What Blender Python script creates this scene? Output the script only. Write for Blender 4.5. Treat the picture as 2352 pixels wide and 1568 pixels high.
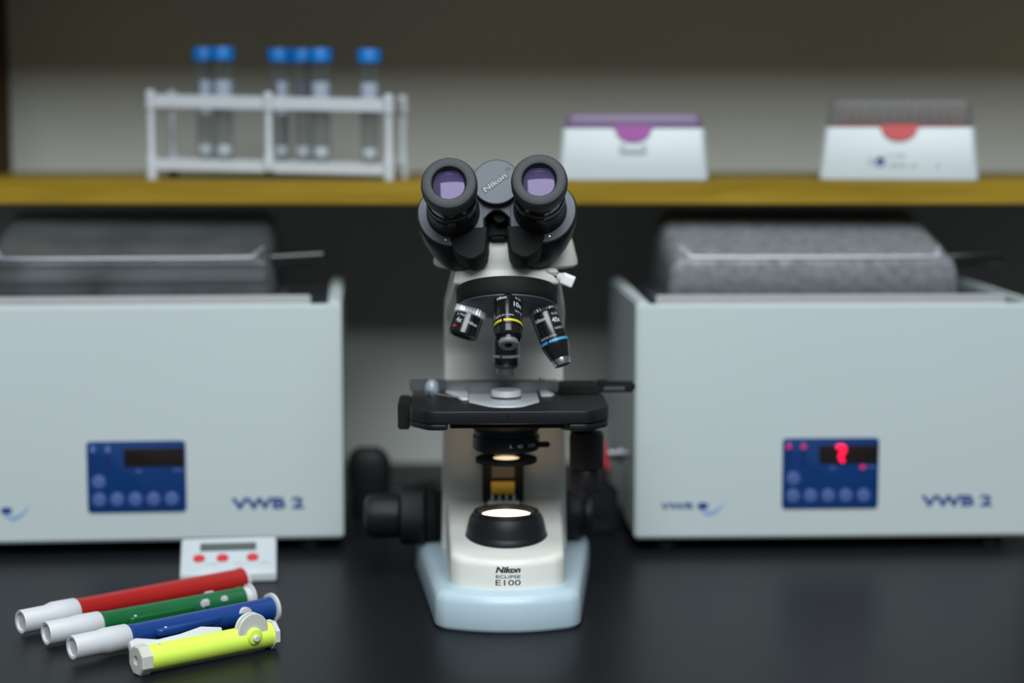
import bpy, bmesh, math, random
from mathutils import Vector, Matrix, Euler

for o in list(bpy.data.objects):
    bpy.data.objects.remove(o, do_unlink=True)
scene = bpy.context.scene
COL = scene.collection
MM = 0.001
PI = math.pi
R = math.radians

# ------------------------------------------------------------------ camera, light, exposure
CAM_H = 384.0
PITCH = math.atan(514 / 4400.0)
cd = bpy.data.cameras.new('camera')
cam = bpy.data.objects.new('camera', cd)
COL.objects.link(cam)
cam.location = (0, 0, CAM_H * MM)
cam.rotation_euler = (PI / 2 - PITCH, 0, 0)
cd.sensor_width = 36.0
cd.lens = 4400.0 / 2352 * 36.0
cd.clip_start = 0.05
cd.dof.use_dof = True
cd.dof.focus_distance = 1.385
cd.dof.aperture_fstop = 2.5
scene.camera = cam

w = bpy.data.worlds.new('room_light')
scene.world = w
w.use_nodes = True
w.node_tree.nodes['Background'].inputs[0].default_value = (0.80, 0.92, 1.0, 1)
w.node_tree.nodes['Background'].inputs[1].default_value = 0.15

def area(name, loc, target, sx, sy, power, col):
    l = bpy.data.lights.new(name, 'AREA')
    l.shape = 'RECTANGLE'; l.size = sx; l.size_y = sy; l.energy = power; l.color = col
    o = bpy.data.objects.new(name, l); COL.objects.link(o)
    o.location = loc
    o.rotation_euler = (Vector(target) - Vector(loc)).to_track_quat('-Z', 'Y').to_euler()
    return o
area('ceiling_panel_light', (0.12, -1.32, 2.48), (0, 1.75, 0.2), 2.2, 1.45, 128, (0.90, 0.97, 1.0))
area('ceiling_panel_light', (0.0, 0.78, 2.35), (0, 1.25, 0.2), 1.6, 0.9, 32, (0.90, 0.97, 1.0))

vs = scene.view_settings
vs.view_transform = 'Standard'; vs.look = 'None'; vs.gamma = 1.0; vs.use_curve_mapping = False
vs.exposure = 0.0

# ------------------------------------------------------------------ materials
def mat(name, col, rough=0.5, metal=0.0, spec=0.5, noise=0.06, nscale=60, bump=0.0, bscale=900, coat=0.0):
    m = bpy.data.materials.new(name); m.use_nodes = True
    nt = m.node_tree; b = nt.nodes['Principled BSDF']
    b.inputs['Roughness'].default_value = rough
    b.inputs['Metallic'].default_value = metal
    b.inputs['Specular IOR Level'].default_value = spec
    b.inputs['Coat Weight'].default_value = coat
    tc = nt.nodes.new('ShaderNodeTexCoord')
    n = nt.nodes.new('ShaderNodeTexNoise'); n.inputs['Scale'].default_value = nscale; n.inputs['Detail'].default_value = 3
    nt.links.new(tc.outputs['Object'], n.inputs['Vector'])
    r = nt.nodes.new('ShaderNodeMapRange')
    r.inputs['To Min'].default_value = 1 - noise; r.inputs['To Max'].default_value = 1 + noise
    nt.links.new(n.outputs['Fac'], r.inputs['Value'])
    v = nt.nodes.new('ShaderNodeVectorMath'); v.operation = 'SCALE'
    v.inputs[0].default_value = col[:3]
    nt.links.new(r.outputs['Result'], v.inputs['Scale'])
    nt.links.new(v.outputs['Vector'], b.inputs['Base Color'])
    if bump:
        n2 = nt.nodes.new('ShaderNodeTexNoise'); n2.inputs['Scale'].default_value = bscale
        nt.links.new(tc.outputs['Object'], n2.inputs['Vector'])
        bp = nt.nodes.new('ShaderNodeBump'); bp.inputs['Strength'].default_value = bump; bp.inputs['Distance'].default_value = 0.0004
        nt.links.new(n2.outputs['Fac'], bp.inputs['Height'])
        nt.links.new(bp.outputs['Normal'], b.inputs['Normal'])
    return m

def emit(name, col, strength):
    m = bpy.data.materials.new(name); m.use_nodes = True
    nt = m.node_tree; b = nt.nodes['Principled BSDF']
    b.inputs['Base Color'].default_value = (*col, 1)
    b.inputs['Emission Color'].default_value = (*col, 1)
    b.inputs['Emission Strength'].default_value = strength
    return m

def clear(name, tint, opac, col, rough=0.08, mottled=0.0, mscale=120, edge=0.3, glossw=0.5):
    """clear plastic or glass: see-through, with a share of glossy/diffuse surface, more of it at grazing angles"""
    m = bpy.data.materials.new(name); m.use_nodes = True
    nt = m.node_tree; nt.nodes.remove(nt.nodes['Principled BSDF'])
    out = nt.nodes['Material Output']
    tr = nt.nodes.new('ShaderNodeBsdfTransparent'); tr.inputs[0].default_value = (*tint, 1)
    pb = nt.nodes.new('ShaderNodeBsdfPrincipled'); pb.inputs['Base Color'].default_value = (*col, 1)
    pb.inputs['Roughness'].default_value = rough; pb.inputs['Specular IOR Level'].default_value = glossw
    lw = nt.nodes.new('ShaderNodeLayerWeight'); lw.inputs['Blend'].default_value = 0.25
    ma = nt.nodes.new('ShaderNodeMath'); ma.operation = 'MULTIPLY_ADD'
    nt.links.new(lw.outputs['Facing'], ma.inputs[0]); ma.inputs[1].default_value = edge; ma.inputs[2].default_value = opac
    fac = ma.outputs[0]
    if mottled:
        tc = nt.nodes.new('ShaderNodeTexCoord')
        n = nt.nodes.new('ShaderNodeTexNoise'); n.inputs['Scale'].default_value = mscale; n.inputs['Detail'].default_value = 5
        nt.links.new(tc.outputs['Object'], n.inputs['Vector'])
        r = nt.nodes.new('ShaderNodeMapRange'); r.inputs['From Min'].default_value = 0.3; r.inputs['From Max'].default_value = 0.7
        r.inputs['To Min'].default_value = -mottled; r.inputs['To Max'].default_value = mottled
        nt.links.new(n.outputs['Fac'], r.inputs['Value'])
        ad = nt.nodes.new('ShaderNodeMath'); ad.operation = 'ADD'; ad.use_clamp = True
        nt.links.new(fac, ad.inputs[0]); nt.links.new(r.outputs['Result'], ad.inputs[1]); fac = ad.outputs[0]
    mx = nt.nodes.new('ShaderNodeMixShader')
    nt.links.new(fac, mx.inputs[0]); nt.links.new(tr.outputs[0], mx.inputs[1]); nt.links.new(pb.outputs[0], mx.inputs[2])
    nt.links.new(mx.outputs[0], out.inputs['Surface'])
    return m

def wood(name, c1, c2, axis_scale=(3, 40, 40)):
    m = bpy.data.materials.new(name); m.use_nodes = True
    nt = m.node_tree; b = nt.nodes['Principled BSDF']; b.inputs['Roughness'].default_value = 0.5; b.inputs['Specular IOR Level'].default_value = 0.15
    tc = nt.nodes.new('ShaderNodeTexCoord'); mp = nt.nodes.new('ShaderNodeMapping'); mp.inputs['Scale'].default_value = axis_scale
    n = nt.nodes.new('ShaderNodeTexNoise'); n.inputs['Scale'].default_value = 2.5; n.inputs['Detail'].default_value = 6; n.inputs['Distortion'].default_value = 0.6
    nt.links.new(tc.outputs['Object'], mp.inputs[0]); nt.links.new(mp.outputs[0], n.inputs['Vector'])
    cr = nt.nodes.new('ShaderNodeValToRGB')
    cr.color_ramp.elements[0].position = 0.35; cr.color_ramp.elements[0].color = (*c1, 1)
    cr.color_ramp.elements[1].position = 0.7; cr.color_ramp.elements[1].color = (*c2, 1)
    nt.links.new(n.outputs['Fac'], cr.inputs[0]); nt.links.new(cr.outputs[0], b.inputs['Base Color'])
    return m

M = {}
M['white'] = mat('cream_enamel', (0.74, 0.74, 0.69), 0.38, noise=0.02)
M['blue_base'] = mat('pale_blue_enamel', (0.44, 0.555, 0.625), 0.35, noise=0.02)
M['black'] = mat('black_plastic', (0.010, 0.011, 0.013), 0.42, spec=0.24, bump=0.25, bscale=1800)
M['black_gloss'] = mat('black_gloss', (0.008, 0.008, 0.009), 0.2, spec=0.5)
M['black_matt'] = mat('black_matt', (0.006, 0.006, 0.006), 0.7, spec=0.25)
M['rubber'] = mat('dark_rubber', (0.035, 0.038, 0.042), 0.55, spec=0.4, bump=0.5, bscale=2600)
M['grey_plastic'] = mat('slate_grey_plastic', (0.07, 0.078, 0.098), 0.42, spec=0.5, bump=0.5, bscale=2200)
M['cap_grey'] = mat('blue_grey_satin', (0.085, 0.10, 0.12), 0.45, spec=0.35, noise=0.03)
M['cap_print'] = mat('pale_grey_print', (0.21, 0.23, 0.25), 0.4)
M['dark_print'] = mat('dark_print', (0.02, 0.022, 0.028), 0.5)
M['lens_rim'] = mat('black_lens_rim', (0.006, 0.006, 0.007), 0.15)
M['steel'] = mat('bright_steel', (0.62, 0.62, 0.63), 0.25, metal=1.0)
M['grey_metal'] = mat('grey_metal', (0.17, 0.18, 0.19), 0.35, metal=0.7)
M['silver'] = mat('matt_silver', (0.74, 0.77, 0.80), 0.35, metal=0.25)
M['brass'] = mat('brass', (0.7, 0.48, 0.10), 0.35, metal=0.9)
M['white_print'] = mat('white_print', (0.55, 0.56, 0.6), 0.5)
M['yellow_band'] = mat('yellow_paint', (0.60, 0.52, 0.02), 0.4)
M['cyan_band'] = mat('light_blue_paint', (0.05, 0.32, 0.66), 0.4)
M['pale_band'] = mat('pale_grey_paint', (0.34, 0.36, 0.42), 0.4)
M['red_band'] = mat('red_paint', (0.45, 0.03, 0.02), 0.4)
M['lamp'] = emit('lamp_glow', (1.0, 0.73, 0.46), 7.0)
M['glass'] = clear('clear_glass', (0.93, 0.95, 0.95), 0.08, (0.5, 0.52, 0.54), 0.05, edge=0.5)
M['bath'] = mat('bath_white_enamel', (0.50, 0.555, 0.56), 0.45, noise=0.02, nscale=8)
M['bath_steel'] = mat('brushed_steel_rim', (0.62, 0.62, 0.62), 0.38, metal=0.6)
M['tank'] = mat('dark_tank_steel', (0.07, 0.08, 0.09), 0.35, metal=0.5)
M['panel_blue'] = mat('panel_blue', (0.0, 0.032, 0.15), 0.4, noise=0.02)
M['button_blue'] = mat('button_blue', (0.045, 0.09, 0.27), 0.45)
M['panel_dark'] = mat('panel_dark_blue', (0.0, 0.022, 0.11), 0.4)
M['button_ring'] = mat('button_ring_blue', (0.12, 0.18, 0.45), 0.45)
M['display'] = mat('display_window', (0.014, 0.009, 0.009), 0.25)
M['led'] = emit('red_segment', (1.0, 0.004, 0.05), 1.6)
M['led_small'] = emit('red_indicator', (0.55, 0.01, 0.12), 0.45)
M['ink_blue'] = mat('navy_print', (0.018, 0.05, 0.22), 0.5)
M['ink_light'] = mat('light_blue_print', (0.22, 0.36, 0.62), 0.5)
M['red_plastic'] = mat('red_plastic', (0.36, 0.012, 0.010), 0.38)
M['red_button'] = mat('red_button', (0.55, 0.02, 0.035), 0.45)
M['green_plastic'] = mat('green_plastic', (0.006, 0.115, 0.035), 0.38)
M['green_deep'] = mat('deep_green_plastic', (0.002, 0.10, 0.02), 0.4)
M['blue_plastic'] = mat('blue_plastic', (0.008, 0.045, 0.21), 0.36)
M['yellow_plastic'] = mat('fluorescent_yellow_plastic', (0.72, 0.96, 0.11), 0.4)
M['white_plastic'] = mat('white_plastic', (0.58, 0.59, 0.61), 0.42, noise=0.02)
M['ivory_plastic'] = mat('ivory_plastic', (0.58, 0.58, 0.53), 0.42, noise=0.02)
M['timer_white'] = mat('timer_white', (0.50, 0.54, 0.565), 0.45, noise=0.02)
M['lcd'] = mat('lcd_grey', (0.075, 0.09, 0.09), 0.3)
M['grey_print'] = mat('faint_grey_print', (0.33, 0.38, 0.45), 0.5)
M['rack'] = mat('rack_white_plastic', (0.46, 0.49, 0.52), 0.4, noise=0.02)
M['cap_blue'] = mat('bright_blue_cap', (0.0, 0.15, 0.50), 0.5, noise=0.03)
M['tube_glass'] = clear('tube_glass', (0.90, 0.91, 0.91), 0.05, (0.30, 0.32, 0.34), 0.06, edge=0.35)
M['tube_label'] = mat('pale_tube_label', (0.30, 0.34, 0.42), 0.6)
M['tube_white'] = mat('white_tube_filling', (0.85, 0.88, 0.92), 0.7, noise=0.2, nscale=300)
M['box_white'] = mat('tip_box_white', (0.45, 0.49, 0.505), 0.4, noise=0.02)
M['purple'] = mat('purple_plastic', (0.36, 0.10, 0.34), 0.4)
M['pinkred'] = mat('coral_red_plastic', (0.55, 0.10, 0.10), 0.4)
M['lid_purple'] = clear('lilac_clear_lid', (0.86, 0.78, 0.88), 0.22, (0.35, 0.28, 0.42), 0.2, edge=0.3)
M['lid_clear'] = clear('clear_lid', (0.88, 0.88, 0.88), 0.10, (0.32, 0.32, 0.32), 0.15, edge=0.3)
M['tip'] = clear('clear_tip_plastic', (0.85, 0.85, 0.83), 0.45, (0.42, 0.38, 0.36), 0.3, edge=0.3)
M['bath_lid_clear'] = clear('clear_polycarbonate', (0.86, 0.87, 0.88), 0.16, (0.16, 0.17, 0.18), 0.12, mottled=0.08, mscale=20, edge=0.25, glossw=0.6)
M['bath_lid_fog'] = clear('fogged_polycarbonate', (0.85, 0.86, 0.88), 0.58, (0.24, 0.255, 0.27), 0.35, mottled=0.25, mscale=110, edge=0.2, glossw=0.6)
M['bath_lid_edge'] = mat('lid_fold_plastic', (0.20, 0.215, 0.25), 0.2, spec=0.6)
M['wall'] = mat('painted_wall', (0.50, 0.515, 0.48), 0.8, noise=0.03, nscale=4)
M['bench'] = mat('black_epoxy', (0.009, 0.010, 0.012), 0.38, spec=0.10, noise=0.15, nscale=6)
M['cabinet'] = wood('cabinet_wood', (0.20, 0.11, 0.04), (0.28, 0.16, 0.05))
M['floor'] = mat('floor_vinyl', (0.3, 0.3, 0.29), 0.5)
M['wood'] = wood('golden_oak', (0.22, 0.135, 0.008), (0.31, 0.20, 0.018))
M['cord'] = mat('black_cord_rubber', (0.008, 0.008, 0.009), 0.6, spec=0.3)
M['label_yellow'] = mat('yellow_label', (0.85, 0.50, 0.03), 0.5)
M['frost'] = None
def frosted():
    m = bpy.data.materials.new('frosted_filter_glass'); m.use_nodes = True
    nt = m.node_tree; nt.nodes.remove(nt.nodes['Principled BSDF']); out = nt.nodes['Material Output']
    t = nt.nodes.new('ShaderNodeBsdfTranslucent'); t.inputs[0].default_value = (0.95, 0.93, 0.88, 1)
    g = nt.nodes.new('ShaderNodeBsdfTransparent')
    mx = nt.nodes.new('ShaderNodeMixShader'); mx.inputs[0].default_value = 0.15
    nt.links.new(t.outputs[0], mx.inputs[1]); nt.links.new(g.outputs[0], mx.inputs[2]); nt.links.new(mx.outputs[0], out.inputs['Surface'])
    return m
M['frost'] = frosted()
def coated():
    m = bpy.data.materials.new('purple_coated_lens'); m.use_nodes = True
    nt = m.node_tree; nt.nodes.remove(nt.nodes['Principled BSDF']); out = nt.nodes['Material Output']
    d = nt.nodes.new('ShaderNodeBsdfDiffuse'); d.inputs[0].default_value = (0.055, 0.043, 0.10, 1)
    g = nt.nodes.new('ShaderNodeBsdfGlossy'); g.inputs[0].default_value = (0.72, 0.60, 0.85, 1); g.inputs[1].default_value = 0.07
    mx = nt.nodes.new('ShaderNodeMixShader'); mx.inputs[0].default_value = 0.03
    nt.links.new(d.outputs[0], mx.inputs[1]); nt.links.new(g.outputs[0], mx.inputs[2]); nt.links.new(mx.outputs[0], out.inputs['Surface'])
    return m
M['lens'] = coated()

# ------------------------------------------------------------------ mesh helpers (all in millimetres)
I4 = Matrix.Identity(4)
def T(x, y, z): return Matrix.Translation((x, y, z))
def RX(a): return Matrix.Rotation(R(a), 4, 'X')
def RY(a): return Matrix.Rotation(R(a), 4, 'Y')
def RZ(a): return Matrix.Rotation(R(a), 4, 'Z')

def obj(name, bm, material, parent=None, m=I4, sharp=32):
    bmesh.ops.remove_doubles(bm, verts=bm.verts, dist=0.0005)
    bmesh.ops.recalc_face_normals(bm, faces=bm.faces)
    bmesh.ops.transform(bm, matrix=Matrix.Scale(MM, 4) @ m, verts=bm.verts)
    me = bpy.data.meshes.new(name); bm.to_mesh(me); bm.free()
    me.polygons.foreach_set('use_smooth', [True] * len(me.polygons))
    me.set_sharp_from_angle(angle=R(sharp))
    me.materials.append(material)
    o = bpy.data.objects.new(name, me); COL.objects.link(o)
    if parent: o.parent = parent
    return o

def tag(o, label=None, cat=None, group=None, kind=None):
    if label: o['label'] = label
    if cat: o['category'] = cat
    if group: o['group'] = group
    if kind: o['kind'] = kind
    return o

def thing(name, label, cat, loc, rotz=0, group=None):
    o = bpy.data.objects.new(name, None); COL.objects.link(o)
    o.empty_display_size = 0.02
    o.location = Vector(loc) * MM; o.rotation_euler = (0, 0, R(rotz))
    return tag(o, label, cat, group)

def copy_tree(o, parent=None):
    c = o.copy(); COL.objects.link(c)
    if parent: c.parent = parent
    for ch in [x for x in bpy.data.objects if x.parent == o]:
        copy_tree(ch, c)
    return c

def loft(bm, rings, cap0=True, cap1=True, close=True):
    vr = [[bm.verts.new(p) for p in r] for r in rings]
    n = len(vr[0])
    for a, b in zip(vr[:-1], vr[1:]):
        for i in range(n if close else n - 1):
            j = (i + 1) % n
            try: bm.faces.new((a[i], a[j], b[j], b[i]))
            except ValueError: pass
    if cap0: bm.faces.new(vr[0][::-1])
    if cap1: bm.faces.new(vr[-1])
    return bm

def box(x0, x1, y0, y1, z0, z1, bev=0.8, bm=None, m=I4, seg=2):
    own = bmesh.new()
    vs_ = [own.verts.new((x, y, z)) for x in (x0, x1) for y in (y0, y1) for z in (z0, z1)]
    for f in ((0, 1, 3, 2), (4, 6, 7, 5), (0, 4, 5, 1), (2, 3, 7, 6), (0, 2, 6, 4), (1, 5, 7, 3)):
        own.faces.new([vs_[i] for i in f])
    bmesh.ops.recalc_face_normals(own, faces=own.faces)
    if bev > 0:
        bmesh.ops.bevel(own, geom=own.edges[:], offset=bev, segments=seg, affect='EDGES', clamp_overlap=True)
    bmesh.ops.transform(own, matrix=m, verts=own.verts)
    if bm is None: return own
    return merge(bm, own)

def merge(bm, other, m=I4):
    bmesh.ops.transform(other, matrix=m, verts=other.verts)
    mp = {v: bm.verts.new(v.co) for v in other.verts}
    for f in other.faces:
        try: bm.faces.new([mp[v] for v in f.verts])
        except ValueError: pass
    other.free()
    return bm

def lathe(prof, seg=64, bm=None, m=I4, knurl=None, capped=True):
    """prof: list of (r, z); turned about the z axis. knurl=(i0,i1,depth,n): grooves on profile points i0..i1"""
    own = bmesh.new(); rings = []
    for k, (r, z) in enumerate(prof):
        ring = []
        for i in range(seg):
            a = 2 * PI * i / seg; rr = max(r, 0.001)
            if knurl and knurl[0] <= k <= knurl[1] and i % 2: rr -= knurl[2]
            ring.append((rr * math.cos(a), rr * math.sin(a), z))
        rings.append(ring)
    loft(own, rings, capped, capped)
    bmesh.ops.transform(own, matrix=m, verts=own.verts)
    if bm is None: return own
    return merge(bm, own)

def round_poly(pts, rad, n=6):
    """closed outline (ccw), corners filleted by rad (number or list)"""
    out = []; N = len(pts)
    if not isinstance(rad, (list, tuple)): rad = [rad] * N
    for i in range(N):
        p = Vector(pts[i]); a = Vector(pts[i - 1]); b = Vector(pts[(i + 1) % N]); r = rad[i]
        u = (a - p).normalized(); v = (b - p).normalized()
        ang = math.acos(max(-1, min(1, u.dot(v))))
        if r < 0.01 or ang > PI - 0.02: out.append(tuple(p)); continue
        t = min(r / math.tan(ang / 2), 0.48 * (a - p).length, 0.48 * (b - p).length)
        r = t * math.tan(ang / 2)
        c = p + (u + v).normalized() * (r / math.sin(ang / 2))
        s = p + u * t - c; e = p + v * t - c
        a0 = math.atan2(s.y, s.x); a1 = math.atan2(e.y, e.x); d = a1 - a0
        while d > PI: d -= 2 * PI
        while d < -PI: d += 2 * PI
        for k in range(n + 1):
            q = a0 + d * k / n; out.append((c.x + r * math.cos(q), c.y + r * math.sin(q)))
    return out

def offset(poly, d):
    """move a ccw outline inward by d"""
    N = len(poly); out = []
    for i in range(N):
        p = Vector(poly[i]); a = Vector(poly[i - 1]); b = Vector(poly[(i + 1) % N])
        e1 = (p - a); e2 = (b - p)
        if e1.length < 1e-6: e1 = e2
        if e2.length < 1e-6: e2 = e1
        n1 = Vector((-e1.y, e1.x)).normalized(); n2 = Vector((-e2.y, e2.x)).normalized()
        nn = n1 + n2
        if nn.length < 1e-6: nn = n1
        nn.normalize(); c = max(0.5, nn.dot(n1))
        q = p + nn * (d / c); out.append((q.x, q.y))
    return out

def slab(outline, z0, z1, bev=1.0, bm=None, m=I4, steps=3):
    """outline extruded along z with rounded top and bottom edges"""
    rings = []
    for k in range(steps + 1):
        a = PI / 2 * k / steps
        rings.append([(x, y, z0 + bev * (1 - math.sin(a))) for x, y in offset(outline, bev * (1 - math.cos(PI / 2 - a)) if False else bev * (1 - math.sin(a)) if k == -1 else bev * (1 - math.cos(PI/2 - a)))])
    rings = []
    for k in range(steps + 1):
        a = PI / 2 * k / steps
        rings.append([(x, y, z0 + bev * (1 - math.cos(a))) for x, y in offset(outline, bev * (1 - math.sin(a)))])
    for k in range(steps + 1):
        a = PI / 2 * (1 - k / steps)
        rings.append([(x, y, z1 - bev * (1 - math.cos(a))) for x, y in offset(outline, bev * (1 - math.sin(a)))])
    own = loft(bmesh.new(), rings)
    bmesh.ops.transform(own, matrix=m, verts=own.verts)
    if bm is None: return own
    return merge(bm, own)

def ellipse(rx, ry, n=48, cx=0, cy=0, p=2.0):
    out = []
    for i in range(n):
        a = 2 * PI * i / n; c, s = math.cos(a), math.sin(a)
        out.append((cx + rx * math.copysign(abs(c) ** (2 / p), c), cy + ry * math.copysign(abs(s) ** (2 / p), s)))
    return out

def tube(bm, pts, rad, seg=14):
    """round bar along a path"""
    P = [Vector(p) for p in pts]; rings = []
    for i, p in enumerate(P):
        d = (P[min(i + 1, len(P) - 1)] - P[max(i - 1, 0)]).normalized()
        q = d.to_track_quat('Z', 'Y').to_matrix()
        r = rad[i] if isinstance(rad, (list, tuple)) else rad
        rings.append([tuple(p + q @ Vector((r * math.cos(2 * PI * k / seg), r * math.sin(2 * PI * k / seg), 0))) for k in range(seg)])
    return loft(bm, rings)

def catmull(pts, n=8):
    P = [Vector(p) for p in pts]; P = [P[0]] + P + [P[-1]]; out = []
    for i in range(1, len(P) - 2):
        for k in range(n):
            t = k / n
            out.append(0.5 * ((2 * P[i]) + (P[i + 1] - P[i - 1]) * t + (2 * P[i - 1] - 5 * P[i] + 4 * P[i + 1] - P[i + 2]) * t * t + (3 * P[i] - P[i - 1] - 3 * P[i + 1] + P[i + 2]) * t ** 3))
    out.append(P[-2]); return out

FRONT = RX(90)     # lettering in XY turned to stand upright, facing -Y
def lettering(s, width, height, material, parent, m, bold=0.0, shear=0.0, thick=0.12, warp=None, name='lettering'):
    cu = bpy.data.curves.new('tmp', 'FONT'); cu.body = s; cu.size = 10; cu.align_x = 'CENTER'; cu.align_y = 'CENTER'
    cu.offset = bold; cu.shear = shear; cu.extrude = 0.0; cu.resolution_u = 4
    to = bpy.data.objects.new('tmp', cu); COL.objects.link(to)
    bpy.context.view_layer.update()
    me = bpy.data.meshes.new_from_object(to.evaluated_get(bpy.context.evaluated_depsgraph_get()))
    bpy.data.objects.remove(to, do_unlink=True)
    bm = bmesh.new(); bm.from_mesh(me); bpy.data.meshes.remove(me)
    xs = [v.co.x for v in bm.verts]; ys = [v.co.y for v in bm.verts]
    cx, cy = (min(xs) + max(xs)) / 2, (min(ys) + max(ys)) / 2
    sx, sy = width / (max(xs) - min(xs)), height / (max(ys) - min(ys))
    for v in bm.verts: v.co = ((v.co.x - cx) * sx, (v.co.y - cy) * sy, 0)
    if warp:
        bmesh.ops.subdivide_edges(bm, edges=[e for e in bm.edges if e.calc_length() > width / 12], cuts=2)
    bmesh.ops.remove_doubles(bm, verts=bm.verts, dist=0.001)
    r = bmesh.ops.extrude_face_region(bm, geom=bm.faces[:])
    bmesh.ops.translate(bm, verts=[g for g in r['geom'] if isinstance(g, bmesh.types.BMVert)], vec=(0, 0, thick))
    if warp:
        for v in bm.verts: v.co = warp(v.co)
    return obj(name, bm, material, parent, m)

def on_cyl(rad, ang0=0.0):
    """bend flat lettering round a cylinder: x runs round, y runs along the axis (towards -z)"""
    def f(co):
        a = R(ang0) + co.x / rad
        rr = rad + co.z
        return Vector((rr * math.sin(a), -rr * math.cos(a), co.y))
    return f

# ------------------------------------------------------------------ setting
WALL_Y = 2120.0
def struct(name, bm, material, m=I4):
    o = obj(name, bm, material, None, m); o['kind'] = 'structure'; return o
struct('wall_back', box(-2500, 2500, WALL_Y, WALL_Y + 60, -900, 1900, 0), M['wall'])
struct('floor', box(-2500, 2500, -3200, WALL_Y, -960, -900, 0), M['floor'])
wt = thing('lab_bench', 'black resin laboratory worktop that the instruments stand on', 'bench', (0, 1700, -900))
obj('worktop', box(-1600, 1600, -620, 419.5, 868, 900, 4), M['bench'], wt)
obj('cabinet', box(-1580, 1580, -590, 419, 0, 867.5, 2), M['cabinet'], wt)

SH_Y, SH_Z, SH_B = 1790.0, 324.5, 303.4
sh = thing('wall_shelf', 'golden wooden shelf along the back wall above the two baths', 'shelf', (0, SH_Y, SH_B))
obj('shelf_board', box(-600, 1500, 0, WALL_Y - SH_Y - .5, 0, SH_Z - SH_B, 1.2), M['wood'], sh)
obj('side_panel', box(-573, -551, 6, WALL_Y - SH_Y - .5, SH_Z - SH_B + .1, 260.5, 1.0), mat('dark_side_wood', (0.07, 0.04, 0.012), .6, spec=.1), sh)
obj('upper_board', box(-600, 1500, 0, WALL_Y - SH_Y - .5, 260.7, 286, 1.2), M['wood'], sh)
obj('upper_cupboard', box(-600, 1500, 2, WALL_Y - SH_Y - .5, 286.2, 700, 1.2), M['cabinet'], sh)

# ------------------------------------------------------------------ microscope
AX, AY = -4.5, 1475.0
mic = thing('microscope', 'white binocular microscope with black head and pale blue base, at the centre of the bench', 'microscope', (AX, AY, 0), 1.5)

def bow(pts, y_front, hw, depth):
    return [(x, y + (0 if y > y_front + 20 else -depth * (1 - min(1, (x / hw)) ** 2 if False else max(0, 1 - (x / hw) ** 2)))) for x, y in pts]
def dense_front(hw_f, yf, hw_r, yr, rf, rr, depth, n=18):
    base = round_poly([(-hw_f, yf), (hw_f, yf), (hw_r, yr), (-hw_r, yr)], [rf, rf, rr, rr], 8)
    out = []
    for i, p in enumerate(base):
        q = base[(i + 1) % len(base)]
        out.append(p)
        if abs(p[1] - yf) < .01 and abs(q[1] - yf) < .01 and abs(q[0] - p[0]) > 20:
            for k in range(1, n): out.append((p[0] + (q[0] - p[0]) * k / n, yf))
    return [(x, y - (depth * max(0, 1 - (x / hw_f) ** 2) * max(0, 1 - (y - yf) / 40))) for x, y in out]
bo = dense_front(55, -60, 76, 150, 9, 16, 16)
rings = [[(x, y, z) for x, y in offset(bo, d)] for z, d in ((0.0, 2.5), (1.5, .8), (3.5, 0), (21, 0.6), (24.5, 1.6), (27, 3.4), (28.8, 6), (29.6, 9), (30, 13))]
obj('base', loft(bmesh.new(), rings), M['blue_base'], mic)['label'] = 'pale blue wedge-shaped base'

fo = dense_front(43.5, -45, 49, 110, 9, 10, 16)
zt = lambda y: 53 + max(0, y + 50) * 0.16
rings = [[(x, y, 28) for x, y in fo], [(x, y, 31) for x, y in fo]]
for d, dz in ((0, -6), (.6, -3.2), (2, -1.2), (4.4, -.2), (8, 0)):
    rings.append([(x, y, zt(y) + dz) for x, y in offset(fo, d)])
obj('foot', loft(bmesh.new(), rings), M['white'], mic)

# arm: side profile swept across the width, narrower at the top
prof = round_poly([(150, 29), (150, 60), (140, 235), (120, 262), (92, 271), (-26, 271), (-29, 259), (-14, 252), (22, 236), (58, 222), (78, 196), (78, 29)],
                  [0, 20, 30, 20, 20, 4, 3, 4, 8, 14, 20, 0], 5)
def arm_w(y, z):
    if z < 60: return 52
    if z < 120: return 52 - (z - 60) / 60 * 3.5
    if z < 225: return 48.5
    return 48.5 - max(0, z - 230) * 0.24
rings = []
for s, ins in ((-1, 5), (-.985, 2), (-.94, .5), (-.86, 0), (.86, 0), (.94, .5), (.985, 2), (1, 5)):
    rings.append([(s * arm_w(y, z), y, z) for y, z in offset(prof[::-1] if False else prof, ins if True else 0)])
obj('arm', loft(bmesh.new(), rings), M['white'], mic)

lw_ = lambda co: Vector((co.x, co.y, co.z + 61.0 - 16 * (co.x / 43.5) ** 2 + .02))
for s, wd, ht, z, b, sh_ in (('Nikon', 19, 4.7, 45.6, .45, .22), ('ECLIPSE', 18.6, 2.3, 40.3, .1, 0), ('E100', 19, 4.3, 35.7, .05, 0)):
    lettering(s, wd, ht, M['dark_print'], mic, T(0, 0, z) @ FRONT, bold=b, shear=sh_, warp=lw_)

# field lens housing and lamp
fl = obj('field_lens_housing', lathe([(33.5, 46), (33.5, 57), (32.8, 60), (31.4, 61.5), (31.2, 63), (30.2, 68), (29.0, 73), (27.4, 75.6), (26.2, 76), (25.6, 78.4), (24.4, 79), (22.6, 78.6), (20.6, 75.6), (20, 73)], 72), M['black'], mic)
obj('lamp_lens', lathe([(20, 73.2), (19.6, 74.8), (14, 75.8), (7, 76.3), (0, 76.4)], 48), M['lamp'], fl)['label'] = 'glowing warm white lamp lens'

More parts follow.
